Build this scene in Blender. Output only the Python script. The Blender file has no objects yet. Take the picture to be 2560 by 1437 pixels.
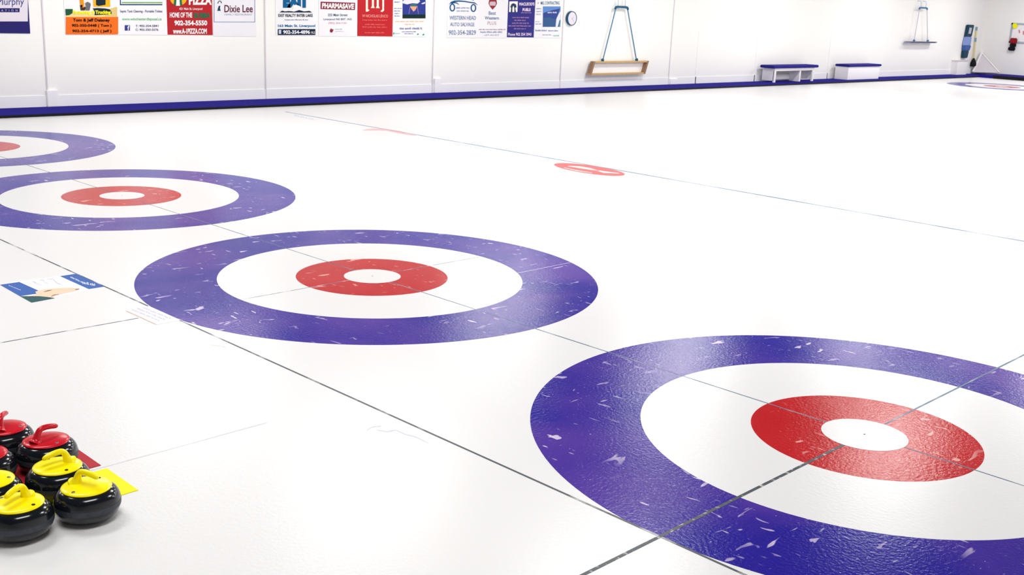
import bpy, bmesh, math, random
from mathutils import Vector, Matrix

# ------------------------------------------------------------------ camera
W, H = 2560.0, 1437.0
CAM = Vector((-5.425382, -2.548692, 2.214237))
YAW, PITCH, ROLL, FPX = 0.7722833, 0.2543942, 0.0443136, 2761.918
cy, sy = math.cos(YAW), math.sin(YAW)
cp, sp = math.cos(PITCH), math.sin(PITCH)
FWD = Vector((cy * cp, sy * cp, -sp))
R0 = Vector((sy, -cy, 0))
U0 = R0.cross(FWD)
RIGHT = R0 * math.cos(ROLL) + U0 * math.sin(ROLL)
UP = -R0 * math.sin(ROLL) + U0 * math.cos(ROLL)
scene = bpy.context.scene
COL = scene.collection
cam_data = bpy.data.cameras.new('camera')
cam = bpy.data.objects.new('camera', cam_data)
COL.objects.link(cam)
cam.matrix_world = Matrix(((RIGHT.x, UP.x, -FWD.x, CAM.x), (RIGHT.y, UP.y, -FWD.y, CAM.y),
                           (RIGHT.z, UP.z, -FWD.z, CAM.z), (0, 0, 0, 1)))
cam_data.sensor_width = 36.0
cam_data.lens = FPX / W * 36.0
cam_data.clip_end = 200
cam_data.dof.use_dof = True
cam_data.dof.focus_distance = 6.0
cam_data.dof.aperture_fstop = 10.0
scene.camera = cam

# ------------------------------------------------------------------ light and exposure
vs = scene.view_settings
vs.view_transform = 'Standard'
vs.look = 'None'
vs.gamma = 1.0
vs.exposure = 0.0
vs.use_curve_mapping = False
scene.cycles.use_denoising = True
world = bpy.data.worlds.new('world')
scene.world = world
world.use_nodes = True
world.node_tree.nodes['Background'].inputs[0].default_value = (1, 1, 1, 1)
world.node_tree.nodes['Background'].inputs[1].default_value = 0.13

CEIL = 4.6
LAMP_W = 172.0
for lx in (-3.6, 3.6, 10.7, 17.8, 24.9, 32.0, 38.6):
    for ly in (0.2, 4.5, 8.8, 13.5):
        ld = bpy.data.lights.new('ceiling_lamp', 'AREA')
        ld.shape = 'RECTANGLE'
        ld.size, ld.size_y = 2.6, 0.9
        ld.energy = LAMP_W * (0.76 if lx < 0 else 1.0)
        ld.color = (1.0, 0.985, 0.965)
        lo = bpy.data.objects.new('ceiling_lamp', ld)
        lo.location = (lx, ly, CEIL - 0.05)
        COL.objects.link(lo)

# ------------------------------------------------------------------ helpers
YW = 17.05       # long back wall
XE = 42.4        # end wall
Y_ICE = 15.987   # edge of the ice along the back wall
X_ICE = 39.94    # edge of the ice at the end wall
SHEET = 4.3213   # distance between sheet centre lines


def ray(px, py):
    return RIGHT * ((px - W / 2) / FPX) + UP * ((H / 2 - py) / FPX) + FWD


def fp(px, py, z=0.0):
    d = ray(px, py)
    return CAM + d * ((z - CAM.z) / d.z)


def wp(px, py, y=YW):
    d = ray(px, py)
    return CAM + d * ((y - CAM.y) / d.y)


def ep(px, py, x=XE):
    d = ray(px, py)
    return CAM + d * ((x - CAM.x) / d.x)


def lin(c):
    return tuple(((v / 255.0) / 12.92 if v / 255.0 <= 0.04045 else ((v / 255.0 + 0.055) / 1.055) ** 2.4) for v in c) + (1.0,)


def mat(name, rgb, rough=0.5, spec=0.3, metal=0.0, noise=0.0, scale=8.0, bump=0.0, bscale=60.0, coat=0.0):
    """procedural Principled material; rgb in 0..255 sRGB"""
    m = bpy.data.materials.new(name)
    m.use_nodes = True
    nt = m.node_tree
    b = nt.nodes['Principled BSDF']
    b.inputs['Base Color'].default_value = lin(rgb)
    b.inputs['Roughness'].default_value = rough
    b.inputs['Specular IOR Level'].default_value = spec
    b.inputs['Metallic'].default_value = metal
    b.inputs['Coat Weight'].default_value = coat
    tc = nt.nodes.new('ShaderNodeTexCoord')
    if noise:
        n = nt.nodes.new('ShaderNodeTexNoise')
        n.inputs['Scale'].default_value = scale
        n.inputs['Detail'].default_value = 4
        nt.links.new(tc.outputs['Object'], n.inputs['Vector'])
        mx = nt.nodes.new('ShaderNodeMix')
        mx.data_type = 'RGBA'
        c = lin(rgb)
        mx.inputs[6].default_value = tuple(v * (1 - noise) for v in c[:3]) + (1,)
        mx.inputs[7].default_value = tuple(min(1, v * (1 + noise)) for v in c[:3]) + (1,)
        nt.links.new(n.outputs['Fac'], mx.inputs[0])
        nt.links.new(mx.outputs[2], b.inputs['Base Color'])
    if bump:
        n2 = nt.nodes.new('ShaderNodeTexNoise')
        n2.inputs['Scale'].default_value = bscale
        n2.inputs['Detail'].default_value = 3
        nt.links.new(tc.outputs['Object'], n2.inputs['Vector'])
        bp = nt.nodes.new('ShaderNodeBump')
        bp.inputs['Strength'].default_value = bump
        bp.inputs['Distance'].default_value = 0.01
        nt.links.new(n2.outputs['Fac'], bp.inputs['Height'])
        nt.links.new(bp.outputs['Normal'], b.inputs['Normal'])
    return m


def paint_mat(name, rgb, worn, fleck, haze=0.5, thr=0.66, spec=0.07):
    """paint under the ice: cloudy wear, scuffed-off flecks and pebbled gloss"""
    m = bpy.data.materials.new(name)
    m.use_nodes = True
    nt = m.node_tree
    L = nt.links.new
    b = nt.nodes['Principled BSDF']
    tc = nt.nodes.new('ShaderNodeTexCoord')
    geo = nt.nodes.new('ShaderNodeNewGeometry')

    def noise(scale, detail, stretch=(1, 1, 1), dist=0.0, rot=0.0):
        mp = nt.nodes.new('ShaderNodeMapping')
        mp.inputs['Scale'].default_value = stretch
        mp.inputs['Rotation'].default_value = (0, 0, rot)
        L(geo.outputs['Position'], mp.inputs['Vector'])
        n = nt.nodes.new('ShaderNodeTexNoise')
        n.inputs['Scale'].default_value = scale
        n.inputs['Detail'].default_value = detail
        n.inputs['Distortion'].default_value = dist
        L(mp.outputs[0], n.inputs['Vector'])
        return n.outputs['Fac']

    def ramp(src, a, c):
        r = nt.nodes.new('ShaderNodeMapRange')
        r.inputs['From Min'].default_value = a
        r.inputs['From Max'].default_value = c
        L(src, r.inputs['Value'])
        return r.outputs[0]

    def mix(fac, a, c):
        mx = nt.nodes.new('ShaderNodeMix')
        mx.data_type = 'RGBA'
        if isinstance(fac, float):
            mx.inputs[0].default_value = fac
        else:
            L(fac, mx.inputs[0])
        for i, v in ((6, a), (7, c)):
            if isinstance(v, tuple):
                mx.inputs[i].default_value = v
            else:
                L(v, mx.inputs[i])
        return mx.outputs[2]

    def mul(a, c):
        q = nt.nodes.new('ShaderNodeMath')
        q.operation = 'MULTIPLY'
        for i, v in ((0, a), (1, c)):
            if isinstance(v, float):
                q.inputs[i].default_value = v
            else:
                L(v, q.inputs[i])
        return q.outputs[0]

    c = mix(mul(ramp(noise(0.9, 4, (1, 1, 1), 0.6), 0.40, 0.66), haze), lin(rgb), lin(worn))
    grain = ramp(noise(90, 3), 0.45, 0.75)
    c = mix(mul(grain, 0.09), c, lin(worn))
    # scuffs: long chips in two directions, gathered in patches
    patch = ramp(noise(1.6, 2), 0.42, 0.60)
    f1 = ramp(noise(5.6, 2, (0.8, 2.4, 1), 0.5, 0.35), thr, thr + 0.025)
    f2 = ramp(noise(9.0, 2, (2.4, 0.7, 1), 0.4, 0.9), thr + 0.015, thr + 0.04)
    sp_ = ramp(noise(38, 2, (1, 1.6, 1)), 0.72, 0.76)
    c = mix(mul(mul(f1, patch), 0.9), c, lin(fleck))
    c = mix(mul(mul(f2, patch), 0.9), c, lin(fleck))
    c = mix(mul(sp_, 0.5), c, lin(fleck))
    L(c, b.inputs['Base Color'])
    b.inputs['Roughness'].default_value = 0.16
    b.inputs['Specular IOR Level'].default_value = spec
    bp = nt.nodes.new('ShaderNodeBump')
    bp.inputs['Strength'].default_value = 0.35
    bp.inputs['Distance'].default_value = 0.004
    L(noise(55, 3), bp.inputs['Height'])
    L(bp.outputs['Normal'], b.inputs['Normal'])
    return m


def line_mat(name, rgb, gap=0.5, lo=0.45, hi=0.6, scale=7.0):
    """a thin painted line that is partly worn away to white ice"""
    m = bpy.data.materials.new(name)
    m.use_nodes = True
    nt = m.node_tree
    b = nt.nodes['Principled BSDF']
    geo = nt.nodes.new('ShaderNodeNewGeometry')
    n = nt.nodes.new('ShaderNodeTexNoise')
    n.inputs['Scale'].default_value = scale
    n.inputs['Detail'].default_value = 5
    nt.links.new(geo.outputs['Position'], n.inputs['Vector'])
    r = nt.nodes.new('ShaderNodeMapRange')
    r.inputs['From Min'].default_value = lo
    r.inputs['From Max'].default_value = hi
    r.inputs['To Max'].default_value = gap
    nt.links.new(n.outputs['Fac'], r.inputs['Value'])
    mx = nt.nodes.new('ShaderNodeMix')
    mx.data_type = 'RGBA'
    mx.inputs[6].default_value = lin(rgb)
    mx.inputs[7].default_value = lin((240, 238, 238))
    nt.links.new(r.outputs[0], mx.inputs[0])
    nt.links.new(mx.outputs[2], b.inputs['Base Color'])
    b.inputs['Roughness'].default_value = 0.35
    b.inputs['Specular IOR Level'].default_value = 0.2
    return m


def add_obj(name, bm, m, parent=None, smooth=False, loc=None, recalc=True):
    me = bpy.data.meshes.new(name)
    if recalc:
        bmesh.ops.recalc_face_normals(bm, faces=bm.faces)
    bm.to_mesh(me)
    bm.free()
    if smooth:
        for p in me.polygons:
            p.use_smooth = True
    if m:
        me.materials.append(m)
    o = bpy.data.objects.new(name, me)
    COL.objects.link(o)
    if parent:
        o.parent = parent
    if loc:
        o.location = loc
    return o


def tag(o, label, cat, group=None):
    o['label'] = label
    o['category'] = cat
    if group:
        o['group'] = group
    return o


def struct(o):
    o['kind'] = 'structure'
    return o


def thing(name, label, cat, loc=(0, 0, 0), rz=0.0, group=None):
    o = bpy.data.objects.new(name, None)
    o.empty_display_size = 0.1
    COL.objects.link(o)
    o.location = loc
    o.rotation_euler = (0, 0, rz)
    return tag(o, label, cat, group)


def box(bm, x0, x1, y0, y1, z0, z1, bev=0.0):
    r = bmesh.ops.create_cube(bm, size=1.0)
    vsx = r['verts']
    for v in vsx:
        v.co = Vector((x0 + (v.co.x + 0.5) * (x1 - x0), y0 + (v.co.y + 0.5) * (y1 - y0), z0 + (v.co.z + 0.5) * (z1 - z0)))
    if bev:
        es = list({e for v in vsx for e in v.link_edges})
        bmesh.ops.bevel(bm, geom=es, offset=bev, segments=2, affect='EDGES')
    return bm


def bx(*a, **k):
    return box(bmesh.new(), *a, **k)


def prism(bm, pts, off):
    """closed polygon (list of Vectors) given thickness along off"""
    a = [bm.verts.new(p) for p in pts]
    c = [bm.verts.new(Vector(p) + off) for p in pts]
    bm.faces.new(a)
    bm.faces.new(list(reversed(c)))
    n = len(a)
    for i in range(n):
        bm.faces.new((a[i], a[(i + 1) % n], c[(i + 1) % n], c[i]))
    return bm


def tube(bm, pts, radii, seg=12, cap=True):
    pts = [Vector(p) for p in pts]
    n = len(pts)
    if not hasattr(radii, '__len__'):
        radii = [radii] * n
    rings = []
    prev = None
    for i in range(n):
        t = (pts[min(i + 1, n - 1)] - pts[max(i - 1, 0)]).normalized()
        if prev is None:
            a = Vector((0, 0, 1)) if abs(t.z) < 0.9 else Vector((1, 0, 0))
            u = t.cross(a).normalized()
        else:
            u = (prev - t * prev.dot(t)).normalized()
        prev = u
        w = t.cross(u)
        rings.append([bm.verts.new(pts[i] + (u * math.cos(2 * math.pi * k / seg) + w * math.sin(2 * math.pi * k / seg)) * radii[i]) for k in range(seg)])
    for i in range(n - 1):
        for k in range(seg):
            bm.faces.new((rings[i][k], rings[i][(k + 1) % seg], rings[i + 1][(k + 1) % seg], rings[i + 1][k]))
    if cap:
        bm.faces.new(list(reversed(rings[0])))
        bm.faces.new(rings[-1])
    return bm


def lathe(bm, prof, seg=64):
    rings = []
    for r, z in prof:
        if r < 1e-6:
            rings.append([bm.verts.new((0, 0, z))])
        else:
            rings.append([bm.verts.new((r * math.cos(2 * math.pi * k / seg), r * math.sin(2 * math.pi * k / seg), z)) for k in range(seg)])
    for a, c in zip(rings[:-1], rings[1:]):
        for k in range(seg):
            k2 = (k + 1) % seg
            if len(a) == 1 and len(c) > 1:
                bm.faces.new((a[0], c[k], c[k2]))
            elif len(c) == 1 and len(a) > 1:
                bm.faces.new((a[k], a[k2], c[0]))
            elif len(a) > 1:
                bm.faces.new((a[k], a[k2], c[k2], c[k]))
    return bm


def bez(p0, p1, p2, p3, n=10):
    out = []
    for i in range(n + 1):
        t = i / n
        out.append(Vector(p0) * (1 - t) ** 3 + Vector(p1) * 3 * t * (1 - t) ** 2 + Vector(p2) * 3 * t * t * (1 - t) + Vector(p3) * t ** 3)
    return out


# ------------------------------------------------------------------ materials
M = {}
M['wall'] = mat('wall_white', (249, 247, 243), 0.6, 0.2, noise=0.012, scale=1.5)
M['wall_trim'] = mat('trim_white', (250, 248, 248), 0.5, 0.2)
M['seam'] = mat('seam_grey', (220, 213, 218), 0.6, 0.1)
M['ceil'] = mat('ceiling_grey', (84, 86, 90), 0.7, 0.1)
M['ice'] = mat('ice', (230, 229, 229), 0.28, 0.3, noise=0.012, scale=1.3, bump=0.08, bscale=45)
M['blue'] = paint_mat('paint_blue', (36, 26, 146), (104, 66, 162), (214, 200, 226), haze=0.6)
M['red'] = paint_mat('paint_red', (186, 8, 16), (200, 36, 44), (236, 180, 175), haze=0.5, thr=0.665)
M['carpet'] = mat('carpet_blue', (34, 28, 132), 0.9, 0.05, noise=0.12, scale=30)
M['black'] = mat('rubber_black', (8, 8, 20), 0.6, 0.2)
M['seat'] = mat('seat_blue', (42, 36, 134), 0.7, 0.1, noise=0.08, scale=20)
M['white_paint'] = mat('painted_wood_white', (244, 241, 242), 0.5, 0.2)
M['granite'] = mat('granite', (17, 21, 28), 0.14, 0.5, noise=0.55, scale=70)
M['granite_band'] = mat('granite_band', (50, 55, 65), 0.5, 0.4, noise=0.5, scale=55)
M['yellow'] = mat('plastic_yellow', (255, 236, 0), 0.2, 0.3)
M['redp'] = mat('plastic_red', (200, 20, 38), 0.2, 0.3)
M['mat_yellow'] = mat('sheet_yellow', (246, 236, 10), 0.5, 0.2, noise=0.05)
M['mat_red'] = mat('sheet_red', (176, 34, 46), 0.5, 0.2, noise=0.08)
M['chrome'] = mat('screw_metal', (150, 150, 155), 0.25, 0.5, metal=1.0)
M['hole'] = mat('screw_recess', (40, 30, 20), 0.5, 0.2)
M['wood'] = mat('wood_tan', (206, 168, 112), 0.6, 0.2, noise=0.2, scale=14)
M['wood_dark'] = mat('wood_brown', (150, 118, 92), 0.6, 0.2, noise=0.2, scale=14)
M['rope'] = mat('rope_blue', (96, 138, 170), 0.8, 0.1, noise=0.15, scale=40)
M['teal'] = mat('teal_dark', (14, 84, 120), 0.5, 0.3)
M['hook'] = mat('hook_pale', (196, 208, 222), 0.4, 0.4)
M['clock_face'] = mat('clock_face', (228, 222, 234), 0.5, 0.2)
M['grey_frame'] = mat('frame_grey', (170, 182, 190), 0.4, 0.3)
M['board'] = mat('whiteboard', (246, 242, 242), 0.3, 0.3)


def flat(name, rgb, rough=0.55):
    if name not in M:
        M[name] = mat(name, rgb, rough, 0.15)
    return M[name]


# ------------------------------------------------------------------ the room
o = struct(add_obj('floor', bx(-12, XE, -5.0, YW, -0.15, 0.0), M['ice']))
o = struct(add_obj('wall_back', bx(-12, XE + 0.2, YW, YW + 0.2, -0.15, CEIL), M['wall']))
o = struct(add_obj('wall_end', bx(XE, XE + 0.2, -5.0, YW, -0.15, CEIL), M['wall']))
o = struct(add_obj('wall_left', bx(-12.2, -12, -5.0, YW + 0.2, -0.15, CEIL), M['wall']))
o = struct(add_obj('wall_near', bx(-12.2, XE + 0.2, -5.2, -5.0, -0.15, CEIL), M['wall']))
o = struct(add_obj('ceiling', bx(-12.2, XE + 0.2, -5.2, YW + 0.2, CEIL, CEIL + 0.15), M['ceil']))

# blue carpeted walkway along the back wall and the dark bumper edge
o = struct(add_obj('trim_1', bx(-12, XE, Y_ICE + 0.03, YW, 0.0, 0.045), M['carpet']))
o = struct(add_obj('trim_2', bx(-12, X_ICE, Y_ICE, Y_ICE + 0.03, 0.0, 0.04), M['black']))
o = struct(add_obj('trim_3', bx(X_ICE, X_ICE + 0.1, -5, Y_ICE - 0.6, 0.0, 0.13, bev=0.01), M['black']))
o = struct(add_obj('trim_4', bx(X_ICE + 0.1, XE, -5, Y_ICE + 0.03, 0.0, 0.1), M['carpet']))
o = struct(add_obj('baseboard_back', bx(-12, XE, YW - 0.012, YW, 0.045, 0.24), M['wall_trim']))

# wall panel seams and the short stubs that cover the frame feet
for i, px in enumerate((104, 661, 1085, 1410, 1686)):
    x = wp(px, 0).x
    bm = bmesh.new()
    box(bm, x - 0.012, x + 0.012, YW - 0.016, YW, 0.045, CEIL)
    struct(add_obj('trim_%d' % (5 + i), bm, M['seam']))
for i, px in enumerate((1747, 1895, 2078)):
    x = wp(px, 90).x
    struct(add_obj('trim_%d' % (10 + i), bx(x - 0.02, x + 0.02, YW - 0.012, YW, 0.045, 1.6 if i else 1.55), M['wall_trim']))
for i, (pa, pb, pt, pbt) in enumerate(((117, 145, 225, 271), (1672, 1690, 197, 212), (1083, 1099, 196, 232))):
    a, c = wp(pa, pbt), wp(pb, pbt)
    top = wp(pa, pt).z
    struct(add_obj('trim_%d' % (13 + i), bx(a.x, c.x, YW - 0.05, YW, 0.045, top, bev=0.008), M['wall_trim']))


# ------------------------------------------------------------------ houses and lines on the ice
def annulus(r0, r1, z, th=0.0008, seg=160):
    bm = bmesh.new()
    prof = [(r1, 0), (r1, z)] + ([(r0, z), (r0, 0)] if r0 > 0 else [(0, z)])
    return lathe(bm, prof, seg)


def house(x, y, label):
    t = thing('curling_house', label, 'target rings', (x, y, 0), group='curling houses painted on the ice')
    add_obj('outer_ring', annulus(1.219, 1.829, 0.0008), M['blue'], t)
    add_obj('white_ring', annulus(0.6096, 1.219, 0.0006), M['ice'], t)
    add_obj('inner_ring', annulus(0.2288, 0.6096, 0.0008), M['red'], t)
    add_obj('button', annulus(0.0, 0.2288, 0.0016), M['ice'], t)
    add_obj('pin_hole', annulus(0.0, 0.006, 0.0020, seg=16), M['hole'], t)
    return t


house(0, 0, 'nearest and largest blue and red target rings, at lower right of the ice')
house(0, SHEET, 'second nearest blue and red target rings, in the middle of the ice, most scuffed')
house(0, 2 * SHEET, 'third blue and red target rings back, on the left side of the ice')
house(0, 3 * SHEET, 'farthest of the left row of target rings, cut by the left edge near the wall')
house(34.747, 3 * SHEET, 'tiny distant target rings at the far right end by the end wall')

Z_L = 0.0010
M['l_hog'] = line_mat('line_hog', (60, 104, 146), 0.55, 0.5, 0.75, 2.2)
M['l_back'] = line_mat('line_back', (60, 68, 76), 0.75, 0.52, 0.66, 4)
M['l_tee'] = line_mat('line_tee', (70, 104, 130), 0.4, 0.5, 0.7, 4)
M['l_dark'] = line_mat('line_dark', (46, 58, 66), 0.7, 0.55, 0.68, 22)
M['l_mid'] = line_mat('line_mid', (120, 118, 132), 0.8, 0.5, 0.62, 9)
M['l_faint'] = line_mat('line_faint', (216, 214, 220), 0.6, 0.5, 0.65, 3)


def strip(name, x0, x1, y0, y1, m, label, z=Z_L, group=None, parent=None):
    o = add_obj(name, bx(x0, x1, y0, y1, 0.0, z), m, parent)
    if label:
        tag(o, label, 'line', group)
    return o


strip('back_line', -1.8256 - 0.0065, -1.8256 + 0.0065, -2.6, 15.2, M['l_back'], 'thin worn dark back line touching the left edge of the target rings', 0.0011)
strip('hog_line', 6.451 - 0.018, 6.451 + 0.018, -2.6, 15.16, M['l_hog'], 'long blue-grey hog line crossing the ice beyond the target rings')
strip('tee_line', -0.005, 0.005, -2.6, 15.2, M['l_tee'], 'thin blue-grey tee line running through the centres of all the target rings', 0.0012)
cl = thing('centre_line', 'dark centre line through the nearest target rings towards lower left', 'line', (0, 0, 0))
strip('near_stretch', -4.2, -0.23, -0.009, 0.009, M['l_dark'], None, 0.0013, parent=cl)
strip('far_stretch', 0.23, 7, -0.006, 0.006, M['l_tee'], None, 0.0013, parent=cl)
cl = thing('centre_line', 'broken grey centre line of the middle target rings, reaching the left edge', 'line', (0, SHEET, 0))
strip('near_stretch', -3.6, -2.02, -0.006, 0.006, M['l_mid'], None, 0.0013, parent=cl)
strip('ring_stretch', -1.2, -0.23, -0.0045, 0.0045, M['l_mid'], None, 0.0013, parent=cl)
strip('far_stretch', 0.23, 1.2, -0.004, 0.004, M['l_mid'], None, 0.0013, parent=cl)
strip('faint_stretch', 1.83, 6, -0.004, 0.004, M['l_faint'], None, 0.0013, parent=cl)
strip('centre_line', -1.2, 6, 2 * SHEET - 0.005, 2 * SHEET + 0.005, M['l_faint'], 'faint pale centre line through the third target rings back', 0.0005)
strip('side_line', -3.4, -2.4, 2.157, 2.167, M['l_faint'], 'short faint line on the ice to the right of the red corner sheet')
strip('side_line', 1.77, 6, 0.615, 0.621, M['l_faint'], 'faint hairline on the ice above the nearest target rings at right')
strip('side_line', 1.0, 6, 3.700, 3.706, M['l_faint'], 'faint hairline on the ice right of the middle target rings')


# ------------------------------------------------------------------ flat print helpers (floor and wall)
class Plane:
    """maps photo points on a known surface of the room to that surface"""
    def __init__(self, kind, off):
        self.kind, self.off = kind, off

    def __call__(self, px, py, lift=0.0):
        if self.kind == 'floor':
            return fp(px, py, self.off + lift)
        if self.kind == 'wall':
            return wp(px, py, self.off - lift)
        return ep(px, py, self.off - lift)

    def normal(self):
        return {'floor': Vector((0, 0, 1)), 'wall': Vector((0, -1, 0)), 'end': Vector((-1, 0, 0))}[self.kind]


def poly(name, pl, pts, m, lift, parent, th=0.0006):
    bm = bmesh.new()
    off = pl.normal() * (-th)
    prism(bm, [pl(x, y, lift) for x, y in pts], off)
    return add_obj(name, bm, m, parent)


def rect(name, pl, x0, y0, x1, y1, m, lift, parent, th=0.0006):
    return poly(name, pl, [(x0, y0), (x1, y0), (x1, y1), (x0, y1)], m, lift, parent, th)


def ell(cx, cyy, rx, ry, n=28, a0=0.0, a1=2 * math.pi):
    return [(cx + rx * math.cos(a0 + (a1 - a0) * i / n), cyy + ry * math.sin(a0 + (a1 - a0) * i / n)) for i in range(n)]


_txt = {}


def text_bm(s, bold, shear, sp_):
    key = (s, bold, shear, sp_)
    if key not in _txt:
        cu = bpy.data.curves.new('t', 'FONT')
        cu.body = s
        cu.offset = bold
        cu.shear = shear
        cu.space_character = sp_
        cu.resolution_u = 3
        ob = bpy.data.objects.new('t', cu)
        COL.objects.link(ob)
        dg = bpy.context.evaluated_depsgraph_get()
        dg.update()
        me = bpy.data.meshes.new_from_object(ob.evaluated_get(dg))
        bpy.data.objects.remove(ob)
        vs_ = [v.co.copy() for v in me.vertices]
        fs = [tuple(p.vertices) for p in me.polygons]
        bpy.data.meshes.remove(me)
        _txt[key] = (vs_, fs)
    return _txt[key]


def text(pl, s, x0, y0, x1, y1, m, lift, parent, bold=0.012, shear=0.0, sp_=1.0, name='lettering', dy=0.0):
    """writing fitted to the box x0..x1, y0..y1 (dy: rise of the right end)"""
    vs_, fs = text_bm(s, bold, shear, sp_)
    ax, bxx = min(v.x for v in vs_), max(v.x for v in vs_)
    ay, by = min(v.y for v in vs_), max(v.y for v in vs_)
    bm = bmesh.new()
    nv = []
    for v in vs_:
        u, w = (v.x - ax) / (bxx - ax), (v.y - ay) / (by - ay)
        nv.append(bm.verts.new(pl(x0 + u * (x1 - x0), y1 + w * (y0 - y1) + dy * u, lift)))
    for f in fs:
        try:
            bm.faces.new([nv[i] for i in f])
        except ValueError:
            pass
    return add_obj(name, bm, m, parent, recalc=False)


def smalltext(pl, x0, y0, x1, y1, m, lift, parent, seed=1, slant=0.0, name='small_print'):
    """a line of print too small to read: word-shaped clusters of strokes"""
    rnd = random.Random(seed)
    bm = bmesh.new()
    h = y1 - y0
    st = max(0.42, h * 0.24)
    x = x0
    L = 0
    while x < x1 - st:
        t = (x - x0) / (x1 - x0)
        yy = slant * t
        top = y0 + (h * 0.28 if rnd.random() < 0.6 else 0)
        prism(bm, [pl(x, top + yy, lift), pl(x + st, top + yy, lift), pl(x + st, y1 + yy, lift), pl(x, y1 + yy, lift)], pl.normal() * -0.0005)
        if rnd.random() < 0.6:
            k = rnd.choice((y0 + h * 0.3, y0 + h * 0.55, y1 - h * 0.2))
            prism(bm, [pl(x + st, k + yy, lift), pl(x + st * 2, k + yy, lift), pl(x + st * 2, k + h * 0.2 + yy, lift), pl(x + st, k + h * 0.2 + yy, lift)], pl.normal() * -0.0005)
        x += st * 1.9
        L += 1
        if L > rnd.randint(4, 9):
            x += st * 1.8
            L = 0
    return add_obj(name, bm, m, parent)


def stroke(name, pl, pts, wid, m, lift, parent):
    """a drawn line through photo points with given half width in pixels"""
    bm = bmesh.new()
    n = len(pts)
    if not hasattr(wid, '__len__'):
        wid = [wid] * n
    lo, hi = [], []
    for i in range(n):
        dx = pts[min(i + 1, n - 1)][0] - pts[max(i - 1, 0)][0]
        dyy = pts[min(i + 1, n - 1)][1] - pts[max(i - 1, 0)][1]
        q = math.hypot(dx, dyy) or 1
        nx, ny = -dyy / q * wid[i], dx / q * wid[i]
        lo.append(bm.verts.new(pl(pts[i][0] + nx, pts[i][1] + ny, lift)))
        hi.append(bm.verts.new(pl(pts[i][0] - nx, pts[i][1] - ny, lift)))
    for i in range(n - 1):
        bm.faces.new((lo[i], lo[i + 1], hi[i + 1], hi[i]))
    return add_obj(name, bm, m, parent)


# ------------------------------------------------------------------ wall signs
WS = Plane('wall', YW)
L0, L1, L2, L3, L4 = 0.014, 0.017, 0.020, 0.023, 0.026
SIGN_GROUP = 'advertising signs along the back wall'


def sign(x0, x1, ybot, m, label, top=2.45):
    a, c = wp(x0, ybot), wp(x1, ybot)
    xm = (a.x + c.x) / 2
    t = thing('wall_sign', label, 'sign', (0, 0, 0), group=SIGN_GROUP)
    zb = (a.z + c.z) / 2
    add_obj('panel', bx(a.x, c.x, YW - 0.012, YW, zb, top), m, t)
    return t


white_s = flat('sign_white', (246, 244, 245))
navy = flat('ink_navy', (34, 50, 110))
# S0
s = sign(-52, 75, 83, flat('sign_indigo', (38, 32, 106)), 'indigo bordered sign with grey panel, partly cut at top left corner of photo')
rect('inset_panel', WS, -46, -20, 69.5, 53.5, flat('sign_lilac', (232, 224, 232)), L1, s)
text(WS, 'Murphy', -6, -5, 60, 18, flat('ink_violet', (52, 58, 138)), L2, s, bold=0.0)
rect('stripe', WS, -40, 20.5, 49, 30.5, flat('sign_indigo', (38, 32, 106)), L2, s)
text(WS, 'ATION', 3, 23.5, 44, 28.5, flat('ink_lilac', (190, 186, 220)), L3, s, sp_=2.2)
# S1
s = sign(163.5, 296, 86.5, white_s, 'orange sign with excavator picture and yellow lettering, third board row left end')
s['label'] = 'sign with excavator picture above an orange lower half with black phone numbers'
rect('colour_block', WS, 164.5, 42, 295.5, 86, flat('sign_orange', (246, 112, 30)), L1, s)
pic = rect('picture', WS, 165, 36, 293, 42.5, flat('sand_pale', (250, 216, 140)), L1 + 0.001, s)
poly('hedge', WS, [(163.5, 22.5), (182, 22.5), (181, 33), (173, 38), (164.5, 38.5)], flat('hedge_green', (26, 88, 56)), L2, s)
poly('sand_bank', WS, [(268, 24), (293, 17), (293, 42), (262, 42)], flat('sand', (226, 198, 128)), L2, s)
ex = poly('excavator', WS, [(233, 0), (275, -2), (276, 17), (234, 17)], flat('digger_yellow', (250, 184, 20)), L2, s)
poly('cab', WS, [(240, -4), (264, -4), (264, 12), (246, 15), (240, 12)], flat('digger_dark', (16, 40, 56)), L3, ex)
poly('boom', WS, [(199, -6), (208, -6), (210.5, 10), (209, 22), (206, 22), (201, 12)], flat('digger_orange', (236, 150, 24)), L3, ex)
poly('bucket', WS, [(213, 8), (219, 4.5), (226, 8), (227, 12), (224, 26), (214, 26), (215, 16)], flat('digger_grey', (110, 110, 112)), L3, ex)
poly('bucket_arm', WS, [(200, 13), (206, 12), (207, 20), (212, 16), (215, 20), (212, 26), (202, 26)], flat('digger_brown', (70, 50, 40)), L3, ex)
poly('track', WS, [(232, 21), (244, 20), (262, 21), (274, 23), (279, 29), (279, 35), (272, 36), (236, 38), (238, 30)], flat('digger_dark', (16, 40, 56)), L2 + 0.001, ex)
yel = flat('ink_yellow', (252, 244, 0))
text(WS, 'Excavating & Trucking', 182, 26, 277, 37.5, yel, L4, s, bold=0.05)
blk = flat('ink_black', (30, 16, 14))
text(WS, 'Tom & Jeff Delaney', 182.5, 46, 275, 56.5, blk, L3, s, bold=0.03)
text(WS, '902-350-0448 ( Tom )', 179.5, 60, 279, 69, blk, L3, s, bold=0.03)
text(WS, '902-354-4713 ( Jeff )', 181, 74, 279, 82.5, blk, L3, s, bold=0.03)
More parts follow.
